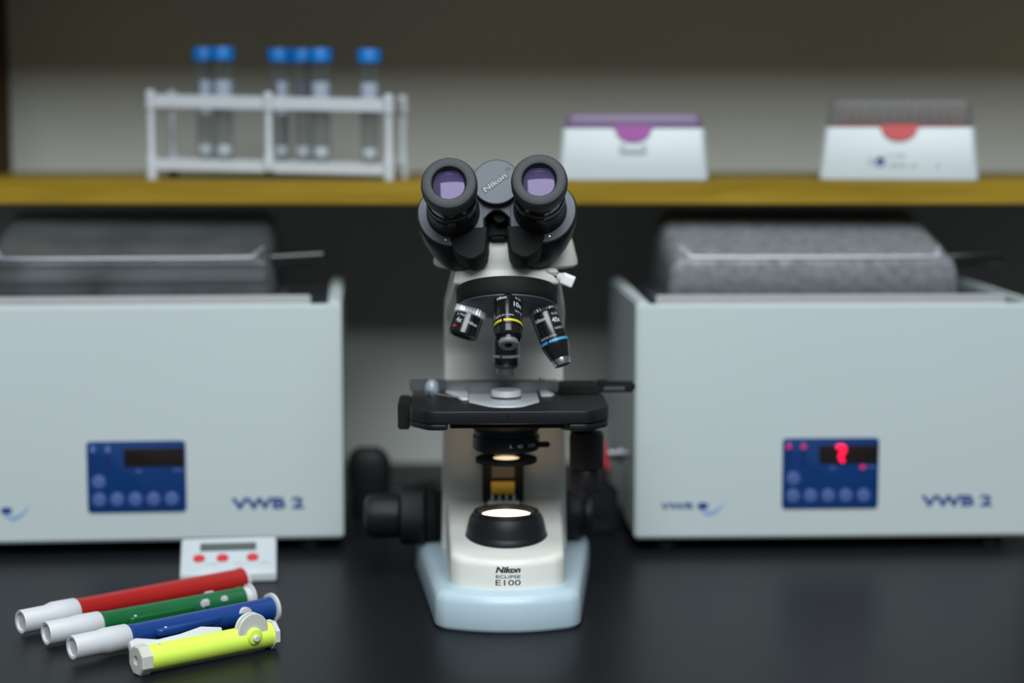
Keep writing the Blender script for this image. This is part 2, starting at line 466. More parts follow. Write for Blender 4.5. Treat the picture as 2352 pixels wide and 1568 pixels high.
# focus knobs
def xknob(prof, x0, sgn, yy, zz, material, name, parent=mic, knurl=None, seg=64):
    m = T(x0, yy, zz) @ RY(90 * sgn)
    return obj(name, lathe(prof, seg, knurl=knurl), material, parent, m)
KY, KZ = 114, 51
xknob([(20, 0), (20, 6), (22.5, 9), (22.5, 16), (20, 18)], -48, -1, KY, KZ, M['black_matt'], 'knob_boss')
ck = xknob([(23.4, 18), (24.4, 19), (24.4, 37), (23, 38.5), (18, 39)], -48, -1, KY, KZ, M['black'], 'coarse_focus_knob', knurl=(1, 2, .5, 0), seg=96)
obj('fine_focus_knob', lathe([(16, 39), (18.6, 40), (18.8, 60), (17.2, 66), (13, 68.5), (6, 69), (0, 69)], 64), M['black'], mic, T(-48, KY, KZ) @ RY(-90))
xknob([(20, 0), (21, 2), (21, 16), (19.5, 19), (14, 20)], 48, 1, KY, KZ, M['black'], 'coarse_focus_knob')
obj('fine_focus_knob', lathe([(12, 20), (14.5, 21), (14.5, 25), (12, 27), (0, 27)], 48), M['black'], mic, T(48, KY, KZ) @ RY(90))

# stage
XS = 1
so = round_poly([(-74, -44), (-60, -64), (62, -64), (77.5, -42), (77.5, 20), (72, 77.5), (-72, 77.5), (-74, 40)], [14, 12, 12, 18, 14, 6, 6, 10], 6)
st = obj('stage', slab(so, 157, 167, 1.2), M['black'], mic)
sk = bmesh.new(); sk2 = bmesh.new()
slab(round_poly([(-74, -43), (-60, -63), (-45, -63), (-45, 60), (-74, 60)], [13, 11, 2, 2, 6]), 152, 157.6, 2.2, sk)
slab(round_poly([(45, -63), (61, -63), (77, -42), (77, 60), (45, 60)], [2, 11, 17, 6, 2]), 151, 157.6, 2.4, sk2)
obj('stage_skirt', sk, M['black'], mic); obj('stage_skirt', sk2, M['black'], mic)
obj('stage_carrier', box(-43.5, 42, -58, 77, 153, 157.2, .6), M['black_matt'], mic)
obj('stage_rear_cover', box(42, 74, 22, 60, 166, 173, 1.5), M['black_matt'], mic)
obj('stage_side_block', box(-83.5, -74.2, -28, 22, 147.5, 167, 1), M['black_matt'], mic)
obj('stage_screw', lathe([(1.1, 0), (1.1, .8), (0, .8)], 16), M['black_matt'], mic, T(0, -63.2, 163) @ RX(90))
# pale aperture plate with the condenser top lens in it
ap = round_poly([(-29, -20), (-12, -47), (10, -47), (25, -20), (25, 28), (-29, 28)], [3, 14, 14, 3, 2, 2], 6)
pl_ = obj('aperture_plate', slab(ap, 166.4, 167.8, .4), M['silver'], mic)
obj('condenser_top_lens', lathe([(9.8, 173.2), (7.5, 174.4), (4, 174.9), (0, 175)], 48), M['glass'], pl_)
obj('lens_mount', lathe([(11.6, 169), (11.6, 173.2), (11.0, 174), (9.6, 174), (9.6, 173)], 48), M['silver'], pl_)
obj('lens_ring', lathe([(11.0, 167), (12.0, 167), (12.0, 169.2), (11.3, 169.4)], 48), M['black_gloss'], pl_)
# slide holder
hb = obj('slide_holder', box(-47, 42, 26, 40, 168, 176.5, .6), M['grey_metal'], mic)
hb2 = bmesh.new()
slab(round_poly([(-48, 26), (-35, -14), (-29.4, -14), (-29.4, 26)], 1.5), 167.4, 169.4, .4, hb2)
obj('slide_clip', hb2, M['silver'], hb)
hb3 = bmesh.new()
slab(round_poly([(27, 4), (36, 4), (38, 10), (33, 26), (27, 26)], [2, 3, 3, 1, 1]), 167.4, 169.4, .4, hb3)
obj('slide_clip', hb3, M['silver'], hb)
obj('spring_arm', tube(bmesh.new(), catmull([(-62, 22, 171), (-56, 8, 170), (-46, -4, 169.5), (-37, -9, 169)], 6), 1.2), M['steel'], hb)
obj('spring_pivot', lathe([(5.4, 167), (5.8, 170), (5.4, 174), (4, 177), (2, 178.4), (0, 178.6)], 32), mat('blue_grey_pivot', (.34, .39, .46), .4, metal=.2), hb, T(-58, 26, 0))
obj('holder_screw', lathe([(2.2, 176), (2.4, 178), (1.5, 179), (0, 179)], 24), M['steel'], hb, T(29, 33, 0))
obj('holder_rail', box(-76, -46, 40, 50, 167, 175.5, .8), M['grey_metal'], hb)
arm_bar = bmesh.new()
box(74, 106, 54, 65, 163.5, 172, 2.2, arm_bar); box(74, 84, 54, 65, 167, 173, 1, arm_bar)
obj('travel_rack', arm_bar, M['black'], mic)
obj('scale_window', box(80, 97, 53.6, 54.4, 165.5, 168.5, .2), M['grey_metal'], mic)
# stage drive knobs
sd = obj('stage_drive_shaft', lathe([(4, 128), (4, 152)], 24), M['brass'], mic, T(62, 18, 0))
obj('stage_drive_collar', lathe([(13, 141), (13.6, 142), (13.6, 151)], 32), M['black_matt'], mic, T(56, 14, 0))
obj('stage_drive_knob', lathe([(12, 108.5), (13.4, 109.5), (13.6, 134), (12.8, 137.5), (7, 139)], 64, knurl=(1, 2, .5, 0)), M['black'], mic, T(64, 18, 0))
obj('stage_drive_knob', lathe([(9, 88.5), (11.4, 89.5), (11.8, 106.5), (10.5, 108.4)], 64, knurl=(1, 2, .5, 0)), M['black'], mic, T(63, 18, 0))

# condenser
cn = obj('condenser', lathe([(36, 152.8), (36, 151), (27, 144.5), (25, 143), (25, 139), (26, 138.5), (26, 129), (24.8, 127.5), (20, 127), (17, 126), (15, 125.4), (0, 125.4)], 64), M['black'], mic)
for k, (s, a) in enumerate((('4', -34), ('10', -14), ('A', 2), ('40', 18), ('100', 42))):
    lettering(s, 2.2 * len(s), 2.8, M['white_print'], cn, T(2, 0, 133.5), warp=on_cyl(26, a), thick=.08)
obj('aperture_lever', box(24, 34, -10, -4, 130, 134, 1.2), M['black'], cn)
fh = bmesh.new()
lathe([(10.4, 117.6), (24, 117.6), (24, 120.4), (10.4, 120.4), (10.4, 117.6)], 56, fh, capped=False)
box(-5, 5, 22, 70, 117.8, 120.2, .4, fh)
fh_o = obj('filter_holder', fh, M['black_matt'], mic)
obj('frosted_filter', lathe([(10.4, 119.0), (10.4, 120.2)], 40), M['frost'], fh_o)
bk = bmesh.new()
box(-18, 15.5, 56, 79, 72, 112, 2, bk)
brk = obj('condenser_bracket', bk, M['black_matt'], mic)
obj('bracket_plate', box(-10.5, 8, 54.9, 56.2, 94, 110, .3), mat('brown_plate', (0.09, 0.06, 0.04), .5), brk)
for x in (-15, 12):
    obj('bracket_screw', lathe([(2.3, 0), (2.3, 1.2), (1.2, 1.4), (0, 1.0)], 20), M['steel'], brk, T(x, 56, 107) @ RX(90))
obj('warning_label', box(-11, 8, 54.6, 55.4, 80.5, 91, .2), M['label_yellow'], brk)
ft = bmesh.new(); box(-14, 12, 50, 60, 70, 75.5, .8, ft)
for x in (-10, -4.2, 1.6, 7.4): box(x - 1.2, x + 1.2, 53, 57, 75, 80.2, .3, ft)
obj('bracket_foot', ft, M['ivory_plastic'], brk)
obj('bracket_arm', box(-16, 14, 46, 79, 126, 153, 2), M['black_matt'], mic)
obj('arm_rivet', box(27, 35, 75.6, 78.4, 140.5, 143.5, .5), M['ivory_plastic'], mic)

# nosepiece
TH = 19.0
N0 = Vector((0, -24.6, 241.5))
NM = T(*N0) @ RX(180 - TH)         # local +z points down along the turret axis, tipped to the front
# local frame check: z' -> (0, -sin, -cos)
npc = bmesh.new()
lathe([(30, -16), (37, -14.5), (38.5, -12), (38.5, -2.5), (37.6, -1.0)], 96, npc)
obj('nosepiece_carrier', npc, M['black_matt'], mic, NM)
npb = obj('nosepiece', lathe([(36.8, -3), (36.8, 0.2), (35, 1.4), (20, 5.5), (8, 6.6), (0, 6.8)], 96), M['grey_plastic'], mic, NM)
obj('carrier_lug', slab(round_poly([(-37, -12), (37, -12), (37, 10), (-37, 10)], 8), -20, -4, 3), M['black_matt'], mic, NM)

def objective(name, theta, length_prof, mats, label, bands, texts):
    """theta: position round the turret; 0 = right, 90 = rear (upright), 270 = front"""
    c, s = math.cos(R(theta)), math.sin(R(theta))
    a = Vector((0, -math.sin(R(TH)), -math.cos(R(TH))))
    rad = Vector((c, s * math.cos(R(TH)), -s * math.sin(R(TH))))
    d = (a * math.cos(R(TH)) + rad * math.sin(R(TH))).normalized()
    p = N0 + rad * 26.0
    side = Vector((0, -1, 0)); side = (side - d * side.dot(d)).normalized()     # faces the viewer
    xx = (-side).cross(-d).normalized()
    # local frame: z = -d (points up into turret), -y = towards viewer, x = right
    m = Matrix(((xx.x, -side.x, -d.x, p.x), (xx.y, -side.y, -d.y, p.y), (xx.z, -side.z, -d.z, p.z), (0, 0, 0, 1)))
    prof, kn, seg = length_prof
    o = obj('objective', lathe([(r, -z) for r, z in prof], seg, knurl=kn), M['black_gloss'], mic, m)
    o['label'] = label
    for (nm, mt, pr, k2) in bands:
        if nm == 'split':
            bm = bmesh.new()
            for a0, a1 in ((-80, -28), (-20, 250)):
                n = 30; r0, z0, z1 = pr
                rr = [[((r0 + dr) * math.sin(R(a0 + (a1 - a0) * i / n)), -(r0 + dr) * math.cos(R(a0 + (a1 - a0) * i / n)), -zz) for dr, zz in ((-.4, z0), (.15, z0), (.15, z1), (-.4, z1))] for i in range(n + 1)]
                loft(bm, rr)
            obj('colour_band', bm, mt, o, m)
        else:
            obj(nm, lathe([(r, -z) for r, z in pr], 64, knurl=k2, capped=(nm != 'ring')), mt, o, m)
    for (s_, wd, ht, z, ang, rr, mt) in texts:
        lettering(s_, wd, ht, mt, o, m @ T(0, 0, -z), warp=on_cyl(rr, ang), thick=.12, bold=.2)
    return o
objective('front', 270, ([(9, -3), (10.6, 0), (10.6, 27.5), (10.0, 28), (10.0, 34), (9, 35.5), (7.5, 36), (7.5, 38)], None, 64), None,
          'black objective with yellow band, tipped to the front',
          [('split', M['yellow_band'], (10.6, 24.2, 26.2), None),
           ('front_ring', mat('grey_front_ring', (0.16, 0.165, 0.17), .4), [(7.4, 37.5), (7.4, 40.5), (6.6, 41.6), (3, 41.2), (2.2, 40.2), (0, 39.4)], None),
           ('front_glass', M['lens_rim'], [(2.2, 41), (2.2, 41.4), (0, 41.45)], None)],
          [('Nikon', 8, 2.4, 5.5, -28, 10.6, M['white_print']), ('10x', 8, 4.2, 11, 44, 10.6, M['white_print']),
           ('0.25', 6, 2.0, 5.5, 46, 10.6, M['pale_band']), ('WD 7.0', 8, 1.6, 17, 48, 10.6, M['pale_band']), ('MADE IN CHINA', 15, 1.6, 21, -18, 10.6, M['pale_band'])])
objective('right', 0, ([(9, -3), (10.8, 0), (10.8, 6), (10.4, 6.5), (10.6, 8), (10.6, 32), (10.2, 34), (7.6, 43), (7, 43.5)], None, 64), None,
          'longest tilted objective with light blue band and silver tip, at right',
          [('knurled_ring', M['grey_metal'], [(10.8, .5), (11.4, 1), (11.4, 5.5), (10.8, 6)], (1, 2, .5, 0)),
           ('split', M['cyan_band'], (10.6, 29, 31), None),
           ('silver_tip', M['steel'], [(7.0, 43), (6.9, 46.5), (6.2, 48.5), (3.5, 49), (0, 48.6)], None)],
          [('Nikon', 9, 2.6, 12, -24, 10.6, M['white_print']), ('40x', 8, 4, 15, 44, 10.6, M['white_print']), ('0.65', 6, 2, 10, 46, 10.6, M['pale_band']),
           ('160/0.17', 9, 1.8, 21.5, 46, 10.6, M['pale_band']), ('MADE IN CHINA', 14, 1.6, 26.5, -18, 10.6, M['pale_band'])])
objective('left', 180, ([(9, -3), (10.8, 0), (10.6, 6.5), (11, 8), (11, 23.6), (10, 24.5), (7, 24.5), (6.5, 22)], None, 64), None,
          'short black objective with silver knurled ring, at left',
          [('knurled_ring', M['silver'], [(11.0, .2), (12.2, 1.2), (12.2, 7.6), (11, 8.4)], (1, 2, .7, 0)),
           ],
          [('Nikon', 8, 2.4, 15, 22, 11, M['white_print']), ('4x', 5, 4, 15, -38, 11, M['white_print']), ('E Plan', 8, 2, 10.6, -36, 11, M['pale_band']), ('-', 4, 1.6, 20, -52, 11, M['red_band'])])
objective('rear', 90, ([(9, -3), (10.4, 0), (10.4, 34), (10.2, 37), (9.2, 40.5), (7.6, 42), (7.4, 42.5)], None, 64), None,
          'upright black objective with pale band above the stage',
          [('split', M['pale_band'], (10.4, 31.2, 33), None),
           ('silver_tip', M['grey_metal'], [(7.5, 42), (7.5, 46.5), (6, 47.3), (0, 47.3)], None)],
          [('100x', 8, 4, 20, 40, 10.4, M['white_print'])])

# head: white collar
rings = []
for z, rx, ry in ((268.2, 50, 38), (269.0, 54, 41.5), (271.0, 56.2, 43.5), (274.5, 56, 43.5), (279, 54.8, 42.5), (288, 52.6, 40), (292, 51, 38), (292.5, 47, 34)):
    rings.append([(x, y + 22, z) for x, y in ellipse(rx, ry, 72, p=2.7)])
obj('head_collar', loft(bmesh.new(), rings), M['white'], mic)
ks = T(35, -26, 266.0) @ RY(112) @ RX(8)
ls = obj('clamp_screw', lathe([(1.6, -6), (1.6, 2), (2.4, 2), (2.4, 5)], 20), M['grey_metal'], mic, ks)
kk = bmesh.new()
slab(round_poly([(-4.6, -4.2), (4.6, -4.2), (4.6, 4.2), (-4.6, 4.2)], 2.0), 7, 17, 1.0, kk)
lathe([(2.4, 3.5), (2.8, 4), (4.2, 7.4)], 24, kk)
obj('clamp_knob', kk, mat('bright_white_knob', (.95, .95, .95), .4), ls, ks)

# binocular head, in its own tilted frame: x right, y up in the face plane, z towards the eye
TE = R(24)
HF = Matrix(((1, 0, 0, 0), (0, math.sin(TE), -math.cos(TE), -40.3), (0, math.cos(TE), math.sin(TE), 314.2), (0, 0, 0, 1)))
HM = RZ(-3) @ T(-5.9, 0, 0) @ HF @ RZ(2.2)
def head_part(name, bm, mt, parent=mic, mm=I4): return obj(name, bm, mt, parent, HM @ mm)
# pivot body between the tubes
pb = bmesh.new()
lathe([(14, -52), (15.5, -50), (15.5, -2)], 64, pb, T(0, 20, 0)); lathe([(13, .9), (13, 4)], 48, pb, T(0.5, 20, 0))
box(-12, 12, -14, 20, -52, -30, 2, pb)
lathe([(5, -40), (5, -9)], 32, pb, T(2, 0, 0))
merge(pb, box(-7, 7, -13, 8, -46, -20, 2))
head_part('pivot_body', pb, M['black_matt'])
col_ = bmesh.new()
rings = [[(x, y + 14, z) for x, y in ellipse(rx, ry, 56, p=2.4)] for z, rx, ry in ((291.5, 43, 35), (296, 40, 33), (312, 33, 31), (325, 26, 28), (334, 20, 22))]
obj('head_body', loft(col_, rings), M['black_matt'], mic)

def face_outline(u, r, inner, cx_shift=0.0, corner=True, n=64):
    pts = []
    for i in range(n):
        a = 2 * PI * i / n; c, s_ = math.cos(a), math.sin(a)
        x, y = r * c, r * s_
        if corner and c > 0 and s_ > 0:         # squarer outer top corner
            x = r * c ** .82; y = r * .80 * s_ ** .9
        elif s_ > 0: y = r * .86 * s_
        if u < 0 and False: pass
        pts.append((x, y))
    return pts
def housing(sgn):
    rings = []
    for wz, cu_, r, inner, vy, lo in ((0.6, 32.5, 25.8, 10.5, 0, 1), (0, 32.5, 27.0, 9.2, 0, 1), (-1.2, 32.5, 27.6, 8.6, 0, 1), (-2.0, 32.5, 27.1, 8.8, 0, 1), (-2.8, 32.5, 27.8, 8.4, 0, 1.0),
                                   (-9, 32.3, 28, 8.0, 0, 1.08), (-16, 31.6, 27.8, 7.6, 0, 1.2), (-24, 30, 27.2, 7.4, 0, 1.3), (-34, 27.5, 26.4, 7.0, -1, 1.3), (-44, 24, 24.0, 6.8, -1.5, 1.2), (-56, 23, 22, 8, 0, 1)):
        ring = []
        for x, y in face_outline(1, r, inner):
            if y < 0: y *= lo
            xx = max(cu_ + x, inner)
            if y > 2: xx = max(xx, inner + 0.0 + (y - 2) * 0.25)
            ring.append((sgn * xx, y + vy, wz))
        rings.append(ring)
    return loft(bmesh.new(), rings)
for sgn in (-1, 1):
    ph = head_part('prism_housing', housing(sgn), M['black'])
    # pale face plate on the front of the housing
    out = [(sgn * max(32.5 + x, 10.2), y) for x, y in face_outline(1, 26.4, 10)]
    if sgn < 0: out = out[::-1]
    head_part('face_plate', slab(out, 0.2, 1.5, .5), M['grey_plastic'], ph)
    # squared inner block under the tube
    bo_ = round_poly([(7.2, -12), (9, -33), (20, -39), (32, -33), (36, -22), (34, -12)], [1, 8, 9, 9, 5, 1], 6)
    if sgn < 0: bo_ = [(-x, y) for x, y in bo_][::-1]
    blk = bmesh.new()
    b1 = [[(x, y, 1.8) for x, y in offset(bo_, 1)], [(x, y, .8) for x, y in bo_], [(x * .99, y * 1.02, -16) for x, y in bo_], [(x * .9, y * .98, -26) for x, y in bo_]]
    loft(blk, b1); head_part('prism_block', blk, M['black_matt'], ph)
    obj('housing_screw', lathe([(0.9, 0), (0.9, .5), (0, .7)], 16), M['steel'], ph, HM @ T(sgn * 38.5, -21.5, 1.4))
    # eyepiece
    E = T(sgn * 32.5, 0, 0)
    tb = bmesh.new()
    lathe([(20.2, 1), (19.6, 4), (19.0, 18), (18.6, 20), (18.6, 22)], 64, tb)
    ey = head_part('eyepiece', tb, M['black'], mic, E)
    ey['label'] = 'left eyepiece tube' if sgn < 0 else 'right eyepiece tube'
    head_part('eyepiece_barrel', lathe([(17.6, 21), (18.4, 23), (18.4, 30), (17.4, 31), (17.4, 38), (16.8, 41)], 64), M['black_gloss'], ey, E)
    head_part('index_mark', box(-3, 3, -19.8, -18.2, 22, 30, .3), mat('brown_mark', (.05, .03, .025), .4), ey, E @ RZ(0))
    head_part('eyecup', lathe([(16.2, 39), (17.6, 41), (19.6, 46), (20.4, 50), (20.5, 56), (20.1, 58.6), (19.2, 60.3), (17.8, 61), (13.4, 61.1), (12.7, 60.7), (12.3, 59.5), (12.2, 53)], 72, capped=False), M['rubber'], ey, E)
    head_part('lens_surround', lathe([(12.6, 56.8), (12.1, 57.0), (11.5, 56.6), (11.5, 53), (12.6, 53)], 64, capped=False), M['lens_rim'], ey, E)
    head_part('eye_lens', lathe([(12.0, 54.6)] + [(11.9 * math.sin(PI / 2 * (1 - k / 14)) , 55.2 + 1.1 * (1 - math.sin(PI / 2 * (1 - k / 14)) ** 2)) for k in range(15)], 64), M['lens'], ey, E)
# bridge plate under the cap, joining both housings
bp = bmesh.new()
arch = [(-24, 26), (-22, 8), (-15, -9)] + [(-13 + 26 * k / 10, -9 + 10.5 * math.sin(PI * k / 10) ** 1.2) for k in range(1, 10)] + [(15, -9), (22, 8), (24, 26)]
loft(bp, [[(x, y, -1.5) for x, y in arch], [(x, y, .3) for x, y in arch], [(x, y, .9) for x, y in offset(arch, .6)]])
head_part('bridge_plate', bp, M['grey_plastic'])
hc = head_part('hinge_cap', lathe([(16.6, 5.4), (17.6, 6.2), (18.0, 8.2), (17.8, 9.0), (17.4, 9.3), (17.1, 9.0), (0, 9.1)], 72), M['cap_grey'], mic, T(0.5, 20.5, 0))
head_part('cap_neck', lathe([(17.0, 1.2), (17.4, 5.4)], 64), M['black_gloss'], hc, T(0.5, 20.2, 0))
hc['label'] = 'blue-grey disc cap with slanting lettering'
CM = T(-0.6, 19.6, 9.1) @ RZ(36)
head_part_m = HM @ CM
lettering('Nikon', 22.4, 5.5, M['dark_print'], hc, head_part_m, bold=.95, shear=0.05, thick=.12)
lettering('Nikon', 20.6, 4.2, M['cap_print'], hc, head_part_m, bold=.30, shear=0.05, thick=.26)
lettering('75', 3.6, 2.6, M['dark_print'], hc, HM @ T(9.4, 30, 9.1) @ RZ(42), bold=.2, thick=.15)
lettering('50', 3.6, 2.6, M['dark_print'], hc, HM @ T(13.0, 12.0, 9.1) @ RZ(-40), bold=.2, thick=.15)
for k in range(5):
    a = 38 - 17 * k
    head_part('scale_tick', box(15.0, 16.0, -.15, .15, 9.0, 9.25, 0), M['dark_print'], hc, T(0.5, 20.5, 0) @ RZ(a))

# ------------------------------------------------------------------ power cord behind the microscope
cb = bmesh.new()
tube(cb, catmull([(-118, 1838, 22), (-106, 1838, 20), (-88, 1828, 26), (-70, 1815, 30), (-40, 1795, 18), (-8, 1755, 9), (-2, 1700, 9), (-4, 1655, 14), (-8, 1627, 18)], 8), 7.5, 14)
cord_bm = cb
cb = bmesh.new()
tube(cb, catmull([(-100, 1860, 8), (-60, 1846, 8), (-20, 1840, 8), (30, 1850, 8), (60, 1848, 8), (92, 1850, 8)], 8), 7.5, 14)
tag(obj('rubber_hose', cb, M['cord']), 'black hose lying along the bench by the wall behind the microscope', 'hose')
pg = thing('power_cable', 'thick black power cable with a bulky plug, between the left bath and microscope', 'cable', (-140, 1838, 0), 0)
obj('cord', cord_bm, M['cord'], pg, T(140, -1838, 0))
pbm = bmesh.new()
rings = [[(x + 1.5 * math.sin(z / 20), y, z) for x, y in ellipse(rx, ry, 36, p=2.6)] for z, rx, ry in ((0, 15, 12), (2, 17, 14), (24, 18, 15), (38, 21, 16), (52, 21, 16), (60, 18, 14), (65, 12, 9), (66, 5, 4))]
obj('plug_body', loft(pbm, rings), M['cord'], pg)
obj('strain_relief', lathe([(9.5, 0), (7.5, 4), (8.2, 5), (7, 7)], 24), M['cord'], pg, T(16, 0, 22) @ RY(90))

ad = thing('power_adapter', 'small black box on the bench between microscope and right bath', 'adapter', (79, 1760, 0), 8)
obj('adapter_body', box(-17, 17, -22, 22, 0, 46, 4), M['cord'], ad)
obj('adapter_socket', box(-7, 7, -24, -21, 18, 28, .8), M['black_matt'], ad)

# ------------------------------------------------------------------ water baths
def water_bath(loc, rz, label, lit, logo_text):
    t = thing('water_bath', label, 'water bath', loc, rz, 'white laboratory water baths')
    W, D = 355, 255; x0, x1 = -W / 2, W / 2
    L = lambda x: x0 + x
    b = bmesh.new()
    box(x0, x1, 0, 12, 12, 221, 2.2, b)                       # front
    box(x0, x0 + 12, 1, D, 12, 224, 2.2, b)                   # sides, standing a little proud
    box(x1 - 12, x1, 1, D, 12, 224, 2.2, b)
    box(x0 + 6, x1 - 6, D - 12, D, 12, 213.5, 1, b)
    box(x0 + 3, x1 - 3, 3, D - 3, 12.5, 200, 1, b)
    obj('casing', b, M['bath'], t)
    rm = bmesh.new()
    box(L(18), L(328), 4, 10, 216, 229, .8, rm)
    obj('steel_lip', rm, M['bath_steel'], t)
    box_b = bmesh.new()
    box(L(12.5), L(W - 12.5), 10.5, D - 12.5, 200, 214, .5, box_b)
    obj('tank_deck', box_b, M['tank'], t)
    rk = bmesh.new()
    for k in range(9):
        box(L(60 + k * 26), L(70 + k * 26), 60, 190, 214.2, 219 + (k % 3) * 1.6, .8, rk)
    obj('tank_grid', rk, M['tank'], t)
    for fx in (30, W - 30):
        for fy in (25, D - 25):
            obj('rubber_foot', lathe([(11, 0), (12, 1.5), (12, 10), (11, 12.2)], 28), M['cord'], t, T(L(fx), fy, 0))
    # control panel
    px0, px1, pz0, pz1 = 131, 217, 38.5, 102
    YF = -1.0
    pn = obj('control_panel', slab(round_poly([(L(px0), pz0), (L(px1), pz0), (L(px1), pz1), (L(px0), pz1)], 3.5), 0, 1.1, .3), M['panel_blue'], t, T(0, 0, 0) @ RX(90))
    PF = lambda x, z, d=1.1: T(L(x), -d, z) @ FRONT
    obj('display', slab(round_poly([(L(163.5), 79), (L(216), 79), (L(216), 95.5), (L(163.5), 95.5)], .8), 1.1, 1.5, .1), M['display'], pn, RX(90))
    for bx, bz in ((141, 65.8), (141, 50), (156.6, 50), (172.4, 50), (188.2, 50), (204.2, 50)):
        bt = obj('button', lathe([(6.3, 1.0), (6.3, 1.5), (5.9, 1.7), (0, 1.7)], 32), M['button_blue'], pn, PF(bx, bz, 0))
        obj('button_mark', lathe([(3.7, 1.7), (3.7, 1.9), (2.7, 1.9), (2.7, 1.7), (3.7, 1.7)], 28, capped=False), M['button_ring'], bt, PF(bx, bz, 0))
    for bx in (136.5, 149.5):
        obj('slot', box(-1.8, 1.8, -8, 8, 1.0, 1.35, .1), M['panel_dark'], pn, PF(bx, 85, 0))
        obj('indicator', lathe([(2.2, 1.1), (2.2, 1.4), (0, 1.6)], 20), M['led_small'] if lit else M['button_ring'], pn, PF(bx, 94.5, 0))
        lettering('I' if bx < 140 else '~', 2, 2.4, M['button_ring'], pn, PF(bx, 98.6), bold=.2)
    lettering('set', 5, 2.2, M['button_ring'], pn, PF(176, 75.5), bold=.2)
    lettering('temp', 9, 2.4, M['button_ring'], pn, PF(210, 75.8), bold=.2)
    obj('indicator', lathe([(2.2, 1.1), (2.2, 1.4), (0, 1.6)], 20), M['led_small'] if lit else M['panel_dark'], pn, PF(202.5, 75.8, 0))
    if lit:
        g = bmesh.new(); s7 = [(179.0, 93.2), (181.0, 94.3), (184.6, 94.2), (185.8, 92.4), (185.2, 89.6), (183.0, 87.0), (182.4, 84.6), (183.8, 82.4), (185.2, 81.2)]
        pts = catmull([(L(x), -2.2, z) for x, z in s7], 6)
        tube(g, pts, 1.95, 10)
        g2 = obj('lit_digit', g, M['led'], pn)
    # lettering
    lettering('VWB 2', 64, 10.6, M['ink_blue'], t, T(L(288), 0, 44.5) @ FRONT, bold=.42, thick=.25)
    lettering(logo_text, 29, 6.2, M['ink_blue'], t, T(L(38), 0, 41.5) @ FRONT, bold=.35, shear=.15, thick=.25)
    sw = bmesh.new()
    n = 22; ring = []
    up = [(57 + 24 * k / n, 40.5 - 4.6 * math.sin(PI * (k / n) ** .8) + 5.5 * (k / n) ** 2.2) for k in range(n + 1)]
    dn = [(x, z - 4.2 * math.sin(PI * min(1, (k + .6) / (n + .6))) ** .7) for k, (x, z) in enumerate(up)]
    for k in range(n):
        q = [up[k], up[k + 1], dn[k + 1], dn[k]]
        f = [sw.verts.new((L(x), -.2, z)) for x, z in q]
        if (Vector(q[0]) - Vector(q[3])).length > .01 or (Vector(q[1]) - Vector(q[2])).length > .01: sw.faces.new(f)
    obj('logo_swoosh', sw, M['ink_light'], t)
    sw = bmesh.new()
    slab(ellipse(5, 3.2, 28, L(60.5), 41.5), .02, .28, .05, sw)
    obj('logo_dot', sw, M['ink_blue'], t, RX(90))
    return t
BW = 355
def bath_at(fx, fy, rz, from_left):
    s = 1 if from_left else -1
    return (fx + s * BW / 2 * math.cos(R(rz)), fy + s * BW / 2 * math.sin(R(rz)), 0)
rb = water_bath(bath_at(109, 1671, 2.2, True), 2.2, 'white water bath with a red lit digit and fogged cover, right of the microscope', True, 'VWR')
lb = water_bath(bath_at(-150, 1676, 4.6, False), 4.6, 'white water bath with dark display and clear cover, left of the microscope', False, 'VWR')
# drain tap on the left side of the right bath
tp = obj('drain_tap', lathe([(4.5, -2), (4.5, 5), (8.5, 5.2), (8.5, 9), (5, 9.4), (5, 18), (3.6, 19), (3.6, 26)], 32), M['grey_metal'], rb, T(-BW / 2, 68, 77) @ RY(-90))
obj('tap_handle', box(-2, 2, -5, 5, -14, 17, 1.6), M['red_button'], tp, T(-BW / 2 - 21, 66, 76) @ RY(-12))

